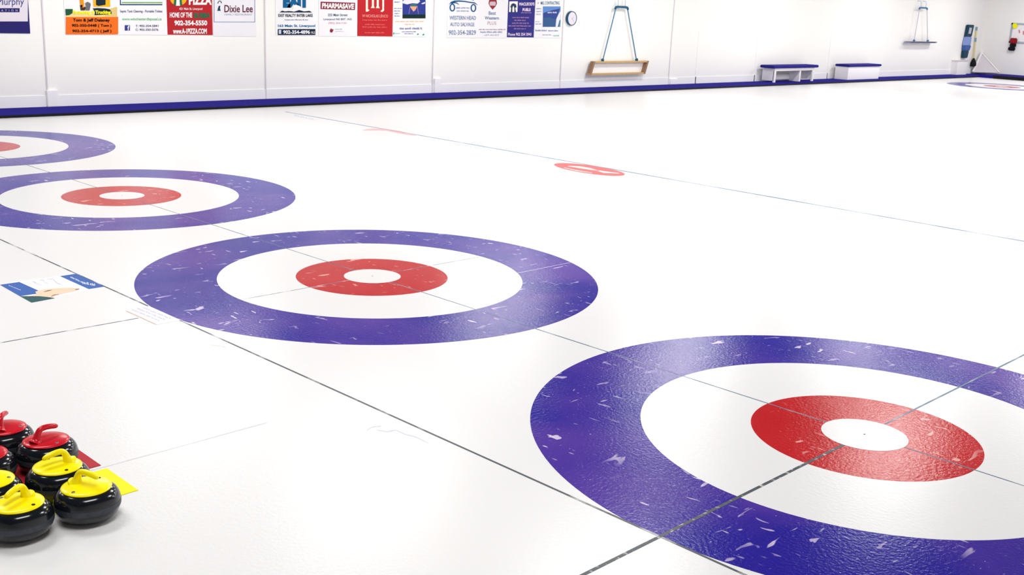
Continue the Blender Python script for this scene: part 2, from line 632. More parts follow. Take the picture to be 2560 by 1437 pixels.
# S2
s = sign(296, 418, 87, white_s, 'white sign with green web address and a small blue square icon')
db = flat('ink_blue', (24, 66, 130))
rect('border', WS, 300, -20, 302.3, 13, db, L1, s)
rect('border', WS, 300, 10.3, 406, 13, db, L1, s)
rect('border', WS, 304.5, 8, 406, 9.6, flat('ink_cream', (250, 240, 190)), L1, s)
rect('border', WS, 304.5, 5, 406, 7.4, flat('ink_green', (90, 186, 120)), L1, s)
text(WS, 'Septic Tank Cleaning - Portable Toilets', 300, 25, 406, 33, navy, L1, s)
text(WS, 'www.winchesterdisposal.ca', 305, 44, 404, 53, flat('ink_green', (90, 186, 120)), L1, s)
ic = rect('icon', WS, 312, 63, 325, 76.5, flat('ink_iconblue', (52, 62, 140)), L1, s)
text(WS, 'f', 318.5, 64, 323.5, 76, white_s, L2, ic, bold=0.03, name='icon_letter')
text(WS, 'T: 902-354-5841', 339, 62, 396, 67.5, navy, L1, s)
text(WS, 'C: 902-350-5576', 339, 71.5, 396, 77, navy, L1, s)
# S3
s = sign(418, 531, 87, flat('sign_red', (184, 34, 42)), 'red sign with white and green lettering and round yellow emblem', top=2.5)
em = poly('emblem', WS, ell(446, -4, 21, 18), flat('emblem_yellow', (246, 180, 30)), L1, s)
poly('emblem_bar', WS, [(437, -10), (442, -10), (440, 13.5), (434, 13.5)], flat('emblem_green', (20, 110, 76)), L2, em)
poly('emblem_bar', WS, [(442, -10), (448, -10), (450, 14.5), (440, 14.5)], white_s, L2, em)
poly('emblem_bar', WS, [(448, -10), (453, -10), (456, 13.5), (450, 13.5)], flat('emblem_green', (20, 110, 76)), L2, em)
text(WS, 'PIZZA', 472, -11, 529, 12, white_s, L2, s, bold=0.05)
text(WS, '421 Main St. Liverpool', 448, 19, 506, 26.5, white_s, L1, s)
text(WS, 'HOME OF THE', 424.5, 31, 480.5, 44, white_s, L1, s, bold=0.03)
text(WS, 'BUBBA', 485, 32, 526, 45, flat('emblem_green', (20, 110, 76)), L1, s, bold=0.05)
text(WS, '902-354-5550', 436, 51, 518, 64, white_s, L1, s, bold=0.04)
text(WS, 'www.A-1PIZZA.COM', 432.5, 71, 517, 84.5, white_s, L1, s, bold=0.04)
# S4
s = sign(533, 640, 90.5, flat('sign_white_lilac', (240, 238, 243)), 'white sign with thin blue frame, maroon lettering and a small figure')
thin = flat('ink_slate', (120, 134, 176))
rect('border', WS, 535, -40, 536.2, 55, thin, L1, s)
rect('border', WS, 636.6, -40, 637.6, 55.5, thin, L1, s)
rect('border', WS, 535, 54.4, 637.6, 55.6, thin, L1, s)
text(WS, 'Dixie Lee', 561, 12.5, 632, 31, flat('ink_maroon', (104, 34, 66)), L1, s, bold=0.015)
text(WS, 'FAMILY RESTAURANT', 562, 34, 631, 38.8, flat('ink_greyblue', (170, 176, 200)), L1, s, bold=0.0)
lg = stroke('logo', WS, ell(549.5, 9, 4.5, 6.5, 12, math.pi, 2.05 * math.pi), 0.9, flat('ink_darkteal', (20, 60, 84)), L1, s)
poly('logo_body', WS, [(547, 15), (551, 14), (550, 21), (552, 27), (543.5, 27), (545, 21)], flat('ink_darkteal', (20, 60, 84)), L1, lg)
# S5
s = sign(689, 795, 89, white_s, 'white sign with big blue letters over a house skyline and dark phone bar')
eb = flat('ink_exitblue', (0, 94, 146))
dn = flat('ink_darknavy', (10, 34, 66))
text(WS, 'EXIT', 707.5, -16, 772.5, 19.5, eb, L1, s, bold=0.09, sp_=0.92)
roof = poly('skyline', WS, [(698, 31.5), (706, 26), (714, 28), (724, 26.5), (731, 24), (733, 15), (739, 11.5), (748, 14.5), (756, 20), (772, 20), (775, 26), (781, 31.5)], flat('sign_white', (246, 244, 245)), L2, s)
poly('skyline_shade', WS, [(698.5, 31), (706, 26.5), (712, 28.5), (722, 27.5), (736, 29), (748, 25), (760, 28.5), (774, 27), (780.5, 31.3)], dn, L3, roof)
text(WS, 'EXIT REALTY INTER LAKE', 696, 35, 782, 42.3, dn, L1, s, bold=0.03)
text(WS, 'Independent Member Broker', 712, 48, 771, 51.5, navy, L1, s)
text(WS, '163 Main St. Liverpool', 695, 61, 788, 69.5, flat('ink_blue2', (0, 110, 160)), L1, s, bold=0.03)
bar = rect('phone_bar', WS, 694.5, 72.5, 788.5, 87.5, dn, L1, s)
rect('phone_icon', WS, 697, 74.5, 703, 84.5, flat('ink_paleblue', (200, 210, 225)), L2, bar)
text(WS, '902-354-4896', 708, 75.5, 775, 84.8, white_s, L2, bar, bold=0.03)
text(WS, 'MLS', 778, 78.5, 787, 84.5, white_s, L2, bar, bold=0.0)
# S6
s = sign(796, 892, 90.5, flat('sign_white2', (244, 242, 244)), 'white sign with maroon nameplate box and small red emblem at its foot')
nb = poly('name_plate', WS, [(802, 4), (888, 7), (887.5, 25), (801.5, 22.5)], flat('plate_maroon', (138, 34, 70)), L1, s)
text(WS, 'PHARMASAVE', 804.5, 7, 885.5, 20.5, flat('sign_cream', (250, 240, 236)), L2, nb, bold=0.05, shear=0.1, dy=2.2)
st = flat('ink_steel', (70, 104, 134))
text(WS, '255 Main Street', 820, 34, 869, 40.5, st, L1, s)
text(WS, 'Liverpool NS B0T 1K0', 809, 45.5, 879, 51.8, st, L1, s)
text(WS, '(902) 354-7101', 821.5, 55.5, 866.5, 61, flat('ink_rose', (214, 130, 150)), L1, s, bold=0.0)
poly('emblem', WS, [(824.5, 77), (826, 73), (828.5, 70.5), (830, 73.5), (833.8, 72.5), (833, 77), (830.5, 81), (828, 81.8), (825.5, 80)], flat('leaf_maroon', (146, 34, 60)), L1, s)
smalltext(WS, 838, 71.5, 856, 74.5, flat('ink_palegrey', (196, 196, 208)), L1, s, 5)
smalltext(WS, 838, 77.5, 859, 79.5, flat('ink_palegrey', (196, 196, 208)), L1, s, 6)
# S7
s = sign(893, 980, 90.5, flat('sign_crimson', (194, 34, 42)), 'red sign with tall cream bracket emblem and pale small print')
cr = flat('emblem_cream', (252, 238, 220))
for pts in ([(914.4, -30), (919.8, -30), (919.8, 23), (923, 24.5), (923, 26.5), (919, 29), (914.6, 29)],
            [(929.8, -30), (934.8, -30), (934.8, 15), (936.8, 20), (927, 20), (929.8, 15)],
            [(941.8, -30), (947, -30), (947, 15), (949.5, 20.3), (939.5, 20.3), (941.8, 15)],
            [(955.6, -30), (960.4, -30), (960.2, 26), (957, 29.5), (951.5, 29.5), (952.5, 26.5), (955.8, 24)]):
    poly('emblem_bar', WS, pts, cr, L1, s)
sal = flat('ink_salmon', (238, 110, 104))
text(WS, 'W NICHOLAS LENCO', 905.5, 36, 970, 43, flat('ink_pink', (246, 160, 150)), L1, s, dy=0.8)
for k, (a, c, d, e) in enumerate(((906, 48, 968, 51.5), (912, 59, 963, 62.5), (906, 65.5, 968, 69), (912, 79.3, 961, 83))):
    smalltext(WS, a, c, d, e, sal, L1, s, 20 + k, slant=0.5)
# S8
s = sign(981, 1065, 91.8, white_s, 'white sign with a blue photo of an orange glow above dark ground')
pic = rect('picture', WS, 1006.5, -30, 1064, 46, flat('photo_blue', (44, 60, 144)), L1, s)
rect('picture_ground', WS, 1006.5, 36.5, 1064, 46, flat('photo_darkgreen', (8, 40, 36)), L2, pic)
poly('picture_cloud', WS, [(1006.5, 3), (1018, -5), (1046, -6), (1050, 4), (1044, 9), (1030, 8), (1018, 11), (1006.5, 8)], flat('photo_cloud', (232, 228, 240)), L2, pic)
poly('picture_cloud', WS, [(1053, 9), (1062.5, 4.5), (1062.5, 9), (1056, 10.5)], flat('photo_cloud', (232, 228, 240)), L2, pic)
poly('picture_glow', WS, [(1025, 16), (1043, 16), (1039, 24), (1034, 29), (1030, 24)], flat('photo_orange', (246, 168, 130)), L2, pic)
stroke('picture_line', WS, [(1026, 14), (1022, 35)], 0.7, flat('photo_mauve', (150, 120, 176)), L2, pic)
stroke('picture_line', WS, [(1043, 14), (1046, 35)], 0.7, flat('photo_mauve', (150, 120, 176)), L2, pic)
poly('picture_tank', WS, [(1026, 10), (1042, 10), (1041, 15.5), (1027, 15.5)], flat('photo_teal', (54, 110, 116)), L3, pic)
iv = flat('ink_indigo', (84, 96, 158))
for k, (a, c, d, e) in enumerate(((986, 3, 1000, 6.5), (985.5, 19.5, 1005, 22), (985.5, 26, 1001, 28.6), (986, 32.3, 998, 34.8), (986, 38.5, 1001, 41))):
    smalltext(WS, a, c, d, e, iv, L1, s, 30 + k)
orr = flat('ink_orange', (244, 190, 140))
smalltext(WS, 988, 51.5, 1061, 55, orr, L1, s, 41)
smalltext(WS, 1012, 59.3, 1036, 62.3, orr, L1, s, 42)
smalltext(WS, 999, 68.5, 1055, 73.5, iv, L1, s, 43)
smalltext(WS, 1005, 78, 1040, 80.5, iv, L1, s, 44)
smalltext(WS, 1011, 82.8, 1034, 85.3, iv, L1, s, 45)
lf = flat('leaf_green', (20, 160, 130))
poly('leaf', WS, [(1042, 87), (1044, 83.5), (1048, 84.5), (1046, 87)], lf, L1, s)
poly('leaf', WS, [(1055.5, 88), (1058, 84.5), (1061.5, 84.3), (1060, 88.5)], lf, L1, s)
poly('logo', WS, [(983, 81), (986, 82), (987, 84), (985, 85), (983.5, 87.5)], lf, L1, s)
smalltext(WS, 988, 82.5, 1001, 84.8, flat('ink_sky', (110, 180, 210)), L1, s, 46)
# S9
s = sign(1116, 1196, 94.5, flat('sign_white3', (242, 240, 242)), 'white sign with a blue line drawing of a car')
cb = flat('ink_carblue', (6, 84, 136))
car = stroke('car_outline', WS, [(1123, 11), (1128, 6), (1136, 3.2), (1148, 2.6), (1162, 3.6), (1176, 6), (1187, 7.5), (1194, 12.5)], [0.4, 1.4, 1.9, 1.7, 1.5, 1.4, 1.4, 0.4], cb, L1, s)
stroke('car_fender', WS, [(1128, 8), (1136, 6.5), (1142, 7.5), (1148, 12)], [1.2, 1.6, 1.3, 0.4], cb, L1, car)
stroke('car_roof', WS, [(1128, 0), (1140, -6), (1160, -9), (1174, -4), (1185, 2)], [0.4, 1.2, 1.4, 1.2, 0.3], cb, L1, car)
for wx, wy in ((1131, 18.8), (1183.6, 20)):
    stroke('car_wheel', WS, ell(wx, wy, 5.6, 8.6, 24) + [(wx + 5.6, wy)], 1.5, cb, L1, car)
sl = flat('ink_slate2', (128, 146, 184))
smalltext(WS, 1140.5, 18, 1174, 21.5, sl, L1, s, 51)
smalltext(WS, 1142, 25.5, 1172, 29, sl, L1, s, 52)
sb = flat('ink_steelblue', (112, 134, 172))
text(WS, 'WESTERN HEAD', 1124, 39.5, 1190, 49.5, sb, L1, s, dy=0.5)
text(WS, 'AUTO SALVAGE', 1125.5, 56, 1186, 65.5, sb, L1, s, dy=0.5)
text(WS, '902-354-2829', 1122, 75.5, 1190, 87, sb, L1, s)
# S10
s = sign(1196, 1266, 94.8, flat('sign_white3', (242, 240, 242)), 'white sign with a red pin-shaped emblem over pink lettering')
pin = poly('emblem', WS, [(1231.5, 24.3), (1225, 16), (1221.5, 9), (1223, 1), (1228, -5), (1236, -5), (1241.5, 1), (1242.5, 9), (1239, 16)], flat('pin_red', (152, 40, 60)), L1, s)
poly('emblem_core', WS, [(1225, 14), (1223.5, 8), (1226, 4), (1238, 4), (1240, 8), (1238, 14.5)], flat('pin_pale', (206, 186, 194)), L2, pin)
text(WS, 'Best', 1222, 28, 1240, 37.3, sb, L1, s)
text(WS, 'Western', 1212, 41, 1247.5, 49, sb, L1, s, bold=0.02)
text(WS, 'PLUS', 1219, 53.5, 1241, 62, flat('ink_dustyrose', (206, 150, 166)), L1, s, bold=0.0)
smalltext(WS, 1197, 72, 1263, 75, flat('ink_mauve', (178, 140, 160)), L1, s, 61)
smalltext(WS, 1201, 78, 1256, 82, sl, L1, s, 62)
text(WS, '1-877-354-4577', 1210, 86, 1248, 89.5, sl, L1, s, bold=0.0)
# S11
s = sign(1266, 1333, 93.2, flat('sign_blue', (48, 46, 130)), 'dark blue sign with white square flame emblem and pink print')
em = poly('emblem', WS, [(1273.5, 3.5), (1294.5, 3.2), (1293.5, 30), (1272.5, 30)], flat('sign_cream', (250, 240, 236)), L1, s)
poly('flame', WS, [(1276, 17), (1279, 10), (1284, 8), (1290, 11), (1291.5, 18), (1288, 20), (1290, 30), (1286, 30), (1286, 20), (1283.5, 14), (1281, 20), (1281, 30), (1277, 30), (1278, 20)], flat('ink_darkteal', (20, 60, 84)), L2, em)
pk = flat('ink_palepink', (236, 214, 232))
text(WS, "MACLEOD'S", 1298, 6, 1336, 14, pk, L1, s, bold=0.04)
text(WS, 'FUELS', 1306.5, 20.5, 1326.5, 28, pk, L1, s, bold=0.05)
pm = flat('ink_pinkmauve', (196, 144, 190))
for k, (a, c, d, e) in enumerate(((1303, 30.3, 1329, 32.8), (1281, 42, 1323, 45), (1286, 49, 1316, 52), (1280, 56, 1322, 59), (1271.5, 62.8, 1328, 66), (1285, 70, 1315, 73))):
    smalltext(WS, a, c, d, e, pm, L1, s, 70 + k, slant=0.3)
text(WS, 'Phone 902 354 3941', 1270, 82, 1328, 89.5, pk, L1, s, bold=0.02)
# S12
s = sign(1334, 1400, 94.8, flat('sign_white3', (242, 240, 242)), 'white sign with a blue building photo, rightmost of the signs beside the clock')
poly('dot', WS, ell(1345.5, 7.5, 1.5, 2), flat('dot_pink', (206, 150, 160)), L1, s)
text(WS, 'MEL CONTRACTING', 1352, 3.5, 1399, 11.5, flat('ink_tealgrey', (96, 130, 150)), L1, s)
pic = rect('picture', WS, 1357.5, 16, 1401.5, 67, flat('photo_sky', (96, 140, 204)), L1, s)
poly('picture_building', WS, [(1358, 33), (1366, 30), (1383, 25), (1400, 21), (1396, 34), (1390, 47), (1388, 67), (1357.5, 67)], flat('photo_royal', (52, 72, 146)), L2, pic)
poly('picture_ground', WS, [(1358, 45), (1374, 43), (1389, 49), (1388, 67), (1357.5, 67)], flat('photo_slate', (56, 92, 140)), L3, pic)
poly('picture_edge', WS, [(1398, 32), (1401.5, 28), (1400, 67), (1389, 67), (1391, 47)], flat('photo_white', (226, 230, 240)), L3, pic)
poly('picture_edge', WS, [(1399, 50), (1401, 50), (1399, 67), (1394.5, 67)], flat('photo_teal2', (50, 110, 150)), L4, pic)
smalltext(WS, 1369, 29, 1393, 33, flat('photo_cloud', (232, 228, 240)), L4, pic, 80, name='picture_lettering')
for k, (a, c, d, e) in enumerate(((1341, 20, 1354, 23), (1341.5, 27, 1354, 30), (1340.5, 34, 1352, 37), (1338.5, 53, 1349, 55), (1338.5, 58.5, 1353.5, 61), (1338.5, 73.8, 1367, 78), (1370.5, 75, 1396, 78.3), (1356, 86, 1378, 88.3))):
    smalltext(WS, a, c, d, e, sl if k != 5 else sb, L1, s, 90 + k)
poly('leaf', WS, [(1393, 90), (1395, 87.5), (1398, 87.5), (1396, 91.5)], flat('leaf_mint', (110, 204, 184)), L1, s)
smalltext(WS, 1383, 87.5, 1392, 90.5, flat('leaf_mint', (110, 204, 184)), L1, s, 99)

# ------------------------------------------------------------------ wall clock
c0 = wp(1430, 46, YW - 0.06)
t = thing('wall_clock', 'round wall clock with dark rim, right of the last sign', 'clock', (c0.x, YW, c0.z))
rot = Matrix.Rotation(math.pi / 2, 4, 'X')
cr_ = 0.175
bm = lathe(bmesh.new(), [(0.0, 0.0), (cr_, 0.0), (cr_ + 0.008, 0.02), (cr_ + 0.004, 0.07), (cr_ - 0.012, 0.075), (cr_ - 0.016, 0.06), (0, 0.06)], 48)
bm.transform(rot)
add_obj('case', bm, M['teal'], t, smooth=False)
bm = lathe(bmesh.new(), [(0.0, 0.062), (cr_ - 0.014, 0.062), (cr_ - 0.014, 0.064), (0, 0.064)], 48)
bm.transform(rot)
add_obj('dial', bm, M['clock_face'], t)
for ang, ln in ((0.9, 0.08), (2.4, 0.12)):
    bm = bx(-0.005, 0.005, -0.067, -0.065, -0.015, ln)
    bm.transform(Matrix.Rotation(ang, 4, 'Y'))
    add_obj('hand', bm, flat('clock_hand', (186, 180, 196)), t)


# ------------------------------------------------------------------ hanging racks
def rack(x0, x1, zt, zb, shear, depth, top_x0, top_x1, zr, rope_x, label, rail_m, end_m, under_m, rope_m, rope_top_m, back):
    t = thing('hanging_rack', label, 'rack', (x0, YW, zb), group='rope hung racks on the back wall')
    w = x1 - x0
    hh = zt - zb
    yb, yf = -0.06 - depth, -0.06
    rl = 0.042
    rails = add_obj('top_rail', bx(shear, w, yb + 0.0, yf, hh - rl, hh, bev=0.004), rail_m, t)
    bm = bmesh.new()
    box(bm, 0.0, w - shear, yb, yf, 0.0, rl, bev=0.004)
    add_obj('bottom_rail', bm, under_m, t)
    if back:
        prism_pts = [Vector((0.03, -0.055, rl)), Vector((w - shear - 0.03, -0.055, rl)), Vector((w - 0.03, -0.055, hh - rl)), Vector((shear + 0.03, -0.055, hh - rl))]
        bm = prism(bmesh.new(), prism_pts, Vector((0, 0.02, 0)))
        add_obj('back_panel', bm, M['white_paint'], t)
        for xo in (0.0, w - shear - 0.065):
            pts = [Vector((xo, yb - 0.004, 0.0)), Vector((xo + 0.065, yb - 0.004, 0.0)), Vector((xo + shear + 0.065, yb - 0.004, hh)), Vector((xo + shear, yb - 0.004, hh))]
            add_obj('end_board', prism(bmesh.new(), pts, Vector((0, depth + 0.008, 0))), end_m, t)
    ym = (yb + yf) / 2
    add_obj('rope', tube(bmesh.new(), [(top_x0 - x0 + 0.03, ym, zr - zb - 0.02), (rope_x[0] - x0, ym, hh)], 0.017, 8), rope_m, t)
    add_obj('rope', tube(bmesh.new(), [(top_x1 - x0 - 0.03, ym, zr - zb - 0.02), (rope_x[1] - x0, ym, hh)], 0.017, 8), rope_m, t)
    add_obj('rope_bar', tube(bmesh.new(), [(top_x0 - x0, ym, zr - zb - 0.06), (top_x0 - x0 + 0.03, ym, zr - zb - 0.01), (top_x0 - x0 + 0.1, ym, zr - zb), (top_x1 - x0 - 0.1, ym, zr - zb), (top_x1 - x0 - 0.03, ym, zr - zb - 0.01), (top_x1 - x0, ym, zr - zb - 0.06)], 0.032, 10), rope_top_m, t)
    for xx in rope_x:
        bm = bmesh.new()
        bmesh.ops.create_uvsphere(bm, u_segments=12, v_segments=8, radius=0.045)
        bmesh.ops.translate(bm, verts=bm.verts, vec=(xx - x0, ym, hh + 0.03))
        add_obj('knot', bm, rope_top_m, t, smooth=True)
    for xx in (top_x0 + 0.11, top_x1 - 0.13):
        hb = bmesh.new()
        tube(hb, [(xx - x0, 0.0, zr - zb + 0.25), (xx - x0, ym * 0.8, zr - zb + 0.24), (xx - x0, ym, zr - zb + 0.15), (xx - x0, ym, zr - zb - 0.03), (xx - x0, ym - 0.03, zr - zb - 0.05)], 0.012, 8)
        add_obj('hook', hb, M['hook'], t)
    return t


YR = YW - 0.15
a = wp(1473, 188, YR)
b_ = wp(1621, 152, YR)
c1, c2 = wp(1541, 17, YR), wp(1573, 17, YR)
r1, r2 = wp(1509, 150, YR), wp(1594, 150, YR)
rack(a.x, b_.x, b_.z, a.z, 0.13, 0.11, c1.x, c2.x, c1.z, (r1.x, r2.x), 'wooden frame rack hung by blue rope on the wall right of the clock',
     M['wood'], M['wood_dark'], M['wood'], M['rope'], M['teal'], True)
a = wp(2264, 111, YR)
b_ = wp(2336, 104, YR)
c1, c2 = wp(2298, 19, YR), wp(2318, 19, YR)
r1, r2 = wp(2284, 105, YR), wp(2318, 107, YR)
grey_blue = flat('rack_grey', (132, 136, 164))
rack(a.x, b_.x, b_.z, a.z + 0.06, 0.12, 0.2, c1.x, c2.x, c1.z, (r1.x, r2.x), 'distant grey shelf rack hung by pale ropes near the far corner',
     grey_blue, grey_blue, grey_blue, flat('rope_pale', (206, 200, 214)), flat('rope_bar_blue', (80, 124, 160)), False)

# ------------------------------------------------------------------ benches on the walkway
ZW = 0.045


def bench_open():
    x0, x1, y0, y1, hh = 25.55, 27.95, 16.5, 16.95, 0.44
    t = thing('bench', 'open white bench with blue padded seat, nearer of the two wall benches', 'bench', (x0, y0, ZW), group='benches along the back wall')
    w, d = x1 - x0, y1 - y0
    add_obj('seat', bx(-0.18, w + 0.18, -0.06, d, hh, hh + 0.085, bev=0.02), M['seat'], t)
    add_obj('apron', bx(0, w, 0.0, 0.03, hh - 0.085, hh), M['white_paint'], t)
    for xa in (0.0, w - 0.05):
        add_obj('end_panel', bx(xa, xa + 0.05, 0.03, d, 0.05, hh), M['white_paint'], t)
    for xa in (0.0, w - 0.09):
        add_obj('leg', bx(xa, xa + 0.09, 0.0, 0.05, 0.0, hh - 0.085), M['white_paint'], t)
    add_obj('stretcher', bx(0.05, w - 0.05, d - 0.05, d - 0.02, 0.05, 0.2), M['white_paint'], t)
    add_obj('crossbar', bx(1.55, 1.64, 0.03, d - 0.05, 0.0, hh - 0.0), M['white_paint'], t)


def bench_box():
    x0, x1, y0, y1, hh = 30.15, 32.4, 16.45, 16.95, 0.44
    t = thing('bench', 'closed white box bench with blue lid, farther of the two wall benches', 'bench', (x0, y0, ZW), group='benches along the back wall')
    w, d = x1 - x0, y1 - y0
    add_obj('body', bx(0, w, 0, d, 0, hh, bev=0.006), M['white_paint'], t)
    add_obj('lid', bx(-0.05, w + 0.05, -0.05, d, hh, hh + 0.075, bev=0.02), M['seat'], t)


bench_open()
bench_box()

# ------------------------------------------------------------------ far corner
t = thing('corner_brace', 'white triangular brace panel low in the far corner of the rink', 'brace', (XE, YW, 0.045))
pk_ = Vector((-0.09, -0.09, 0.86))
fa = Vector((-0.76, -0.09, 0.06))
fb = Vector((-0.09, -0.98, 0.08))
add_obj('panel', prism(bmesh.new(), [pk_, fa, fb], Vector((-0.012, -0.012, 0.01))), M['seam'], t)
add_obj('edge_plank', tube(bmesh.new(), [pk_ + Vector((0, -0.03, 0.03)), fa + Vector((0, -0.03, 0.02))], 0.05, 4), M['white_paint'], t)
add_obj('edge_plank', tube(bmesh.new(), [pk_ + Vector((-0.03, 0, 0.03)), fb + Vector((-0.03, 0, 0.02))], 0.03, 4), M['wall_trim'], t)

t = thing('wall_box', 'low white box against the wall under the blue bundle, far corner', 'box', (39.7, 16.78, ZW))
add_obj('body', bx(0, 0.95, 0, 0.27, 0, 0.54), M['wall'], t)
add_obj('top', bx(-0.02, 0.97, -0.02, 0.27, 0.54, 0.57), M['seam'], t)

# narrow dark and blue bundle hanging on the wall
g0, g1 = wp(2405, 145, YW - 0.1), wp(2427, 62, YW - 0.1)
t = thing('hanging_bundle', 'narrow dark and blue bundle hanging on the wall left of the yellow-handled broom', 'garment', (g0.x, YW, g0.z))
gh = g1.z - g0.z
gw = 0.62


def slab(z0, z1, xa, xb, xc, xd, dep):
    bm = bmesh.new()
    pts = [Vector((xa, -0.02, z0)), Vector((xb, -0.02, z0)), Vector((xd, -0.02, z1)), Vector((xc, -0.02, z1))]
    prism(bm, pts, Vector((0, -dep, 0)))
    bmesh.ops.bevel(bm, geom=list(bm.edges), offset=0.02, segments=2, affect='EDGES')
    return bm


dk = flat('cloth_darkteal', (30, 66, 88))
add_obj('hem', slab(0.0, gh * 0.22, 0.06, 0.5, 0.05, 0.56, 0.10), dk, t)
add_obj('lower_part', slab(gh * 0.22, gh * 0.38, 0.05, 0.56, 0.0, 0.66, 0.12), flat('cloth_blue', (66, 100, 164)), t)
add_obj('middle_part', slab(gh * 0.38, gh * 0.64, 0.0, 0.62, 0.08, 0.62, 0.11), flat('cloth_lightblue', (138, 158, 212)), t)
top_ = add_obj('upper_part', slab(gh * 0.64, gh, 0.08, 0.62, 0.14, 0.72, 0.10), dk, t)
add_obj('pale_patch', slab(gh * 0.72, gh * 0.93, 0.2, 0.46, 0.24, 0.5, 0.115), flat('cloth_pale', (188, 192, 204)), top_)

# broom leaning in the corner
b0, b1 = wp(2434, 150, YW - 0.1), wp(2442, 68, YW - 0.05)
t = thing('curling_broom', 'broom with pale yellow handle and black head leaning in the far corner', 'broom', (b0.x, b0.y, ZW))
d = Vector((b1.x - b0.x, b1.y - b0.y, b1.z - b0.z))
zb = b0.z - ZW
P_ = lambda f: Vector((0, 0, zb)) + d * f
add_obj('handle', tube(bmesh.new(), [P_(0.0), P_(1.0)], 0.035, 10), flat('broom_yellow', (228, 214, 150)), t)
add_obj('grip_band', tube(bmesh.new(), [P_(0.90), P_(1.01)], 0.04, 10), flat('broom_band', (120, 160, 176)), t)
add_obj('grip_band', tube(bmesh.new(), [P_(0.56), P_(0.68)], 0.04, 10), flat('broom_band', (120, 160, 176)), t)
add_obj('head', tube(bmesh.new(), [P_(0.06), P_(0.0), P_(-0.1), P_(-0.17), P_(-0.2)], [0.035, 0.07, 0.12, 0.12, 0.08], 14), M['black'], t)

# whiteboard on the end wall
ES = Plane('end', XE)
t = thing('whiteboard', 'grey framed whiteboard on the end wall at right edge of photo', 'whiteboard', (0, 0, 0))
w0, w1 = ep(2530, 57), ep(2526, 107)
ya, yb_ = w0.y, w0.y - 2.4
za, zb_ = w0.z, w1.z
add_obj('panel', bx(XE - 0.02, XE, yb_, ya, zb_, za), M['board'], t)
fr = 0.07
for nm, q in (('frame_bar', (yb_, ya, za - fr, za)), ('frame_bar', (yb_, ya, zb_, zb_ + fr)), ('frame_bar', (ya - fr, ya, zb_, za)), ('frame_bar', (yb_, yb_ + fr, zb_, za))):
    add_obj(nm, bx(XE - 0.035, XE, *q), M['grey_frame'], t)
poly('writing', ES, [(2546, 75), (2549, 74), (2551, 82), (2547, 83)], flat('marker_red', (214, 130, 140)), 0.022, t)
poly('writing', ES, [(2557, 78), (2560, 77), (2562, 86), (2557, 87)], flat('marker_red', (214, 130, 140)), 0.022, t)
yt = add_obj('magnet', prism(bmesh.new(), [ES(x, y, 0.058) for x, y in [(2532, 60), (2540, 58), (2545, 65), (2541, 70), (2533, 71)]], Vector((-0.02, 0, 0))), yel)
tag(yt, 'yellow magnet at the upper left corner of the whiteboard', 'magnet')
h0 = ep(2533, 110, XE - 0.1)
t = thing('hanging_holder', 'small red and black holder hung at the lower left corner of the whiteboard', 'holder', (h0.x, h0.y, h0.z))
add_obj('cap', bx(-0.06, 0.06, -0.13, 0.14, 0.02, 0.24, bev=0.03), flat('holder_red', (150, 24, 36)), t)
add_obj('body', bx(-0.05, 0.05, -0.12, 0.12, -0.12, 0.02, bev=0.02), M['black'], t)
add_obj('base', bx(-0.06, 0.06, -0.1, 0.17, -0.27, -0.12, bev=0.03), M['black'], t)

# ------------------------------------------------------------------ sheets of coloured plastic under the stones
FL = Plane('floor', 0.0)
o = tag(add_obj('floor_sheet', bx(-3.99, -3.298, 2.185, 2.46, 0.0, 0.003), M['mat_red']), 'dark red plastic sheet on the ice behind the red stones', 'mat')
o = tag(add_obj('floor_sheet', bx(-3.99, -3.293, 1.826, 2.135, 0.0, 0.003), M['mat_yellow']), 'bright yellow plastic sheet on the ice beside the yellow stones', 'mat')

# ------------------------------------------------------------------ curling stones
RS = 0.1365
RIM = 0.134
body_prof = [(0.0, 0.004), (0.062, 0.004), (0.070, 0.0), (0.082, 0.0), (0.098, 0.005), (0.112, 0.013), (0.1225, 0.0245), (0.1300, 0.038), (0.1345, 0.050), (RS - 0.0005, 0.056)]
band_prof = [(RS - 0.0005, 0.056), (RS, 0.059), (RS, 0.077), (RS - 0.0005, 0.080)]
top_prof = [(RS - 0.0005, 0.080), (0.1345, 0.092), (0.1295, 0.105), (0.1215, 0.118), (0.112, 0.1265), (0.104, 0.1305), (0.097, RIM), (0.0, RIM)]
cap_prof = [(0.0, RIM), (0.097, RIM), (0.1025, RIM + 0.0008), (0.1035, RIM + 0.0030), (0.1020, RIM + 0.0058), (0.088, RIM + 0.0092), (0.06, RIM + 0.0125), (0.03, RIM + 0.0140), (0.0, RIM + 0.0145)]


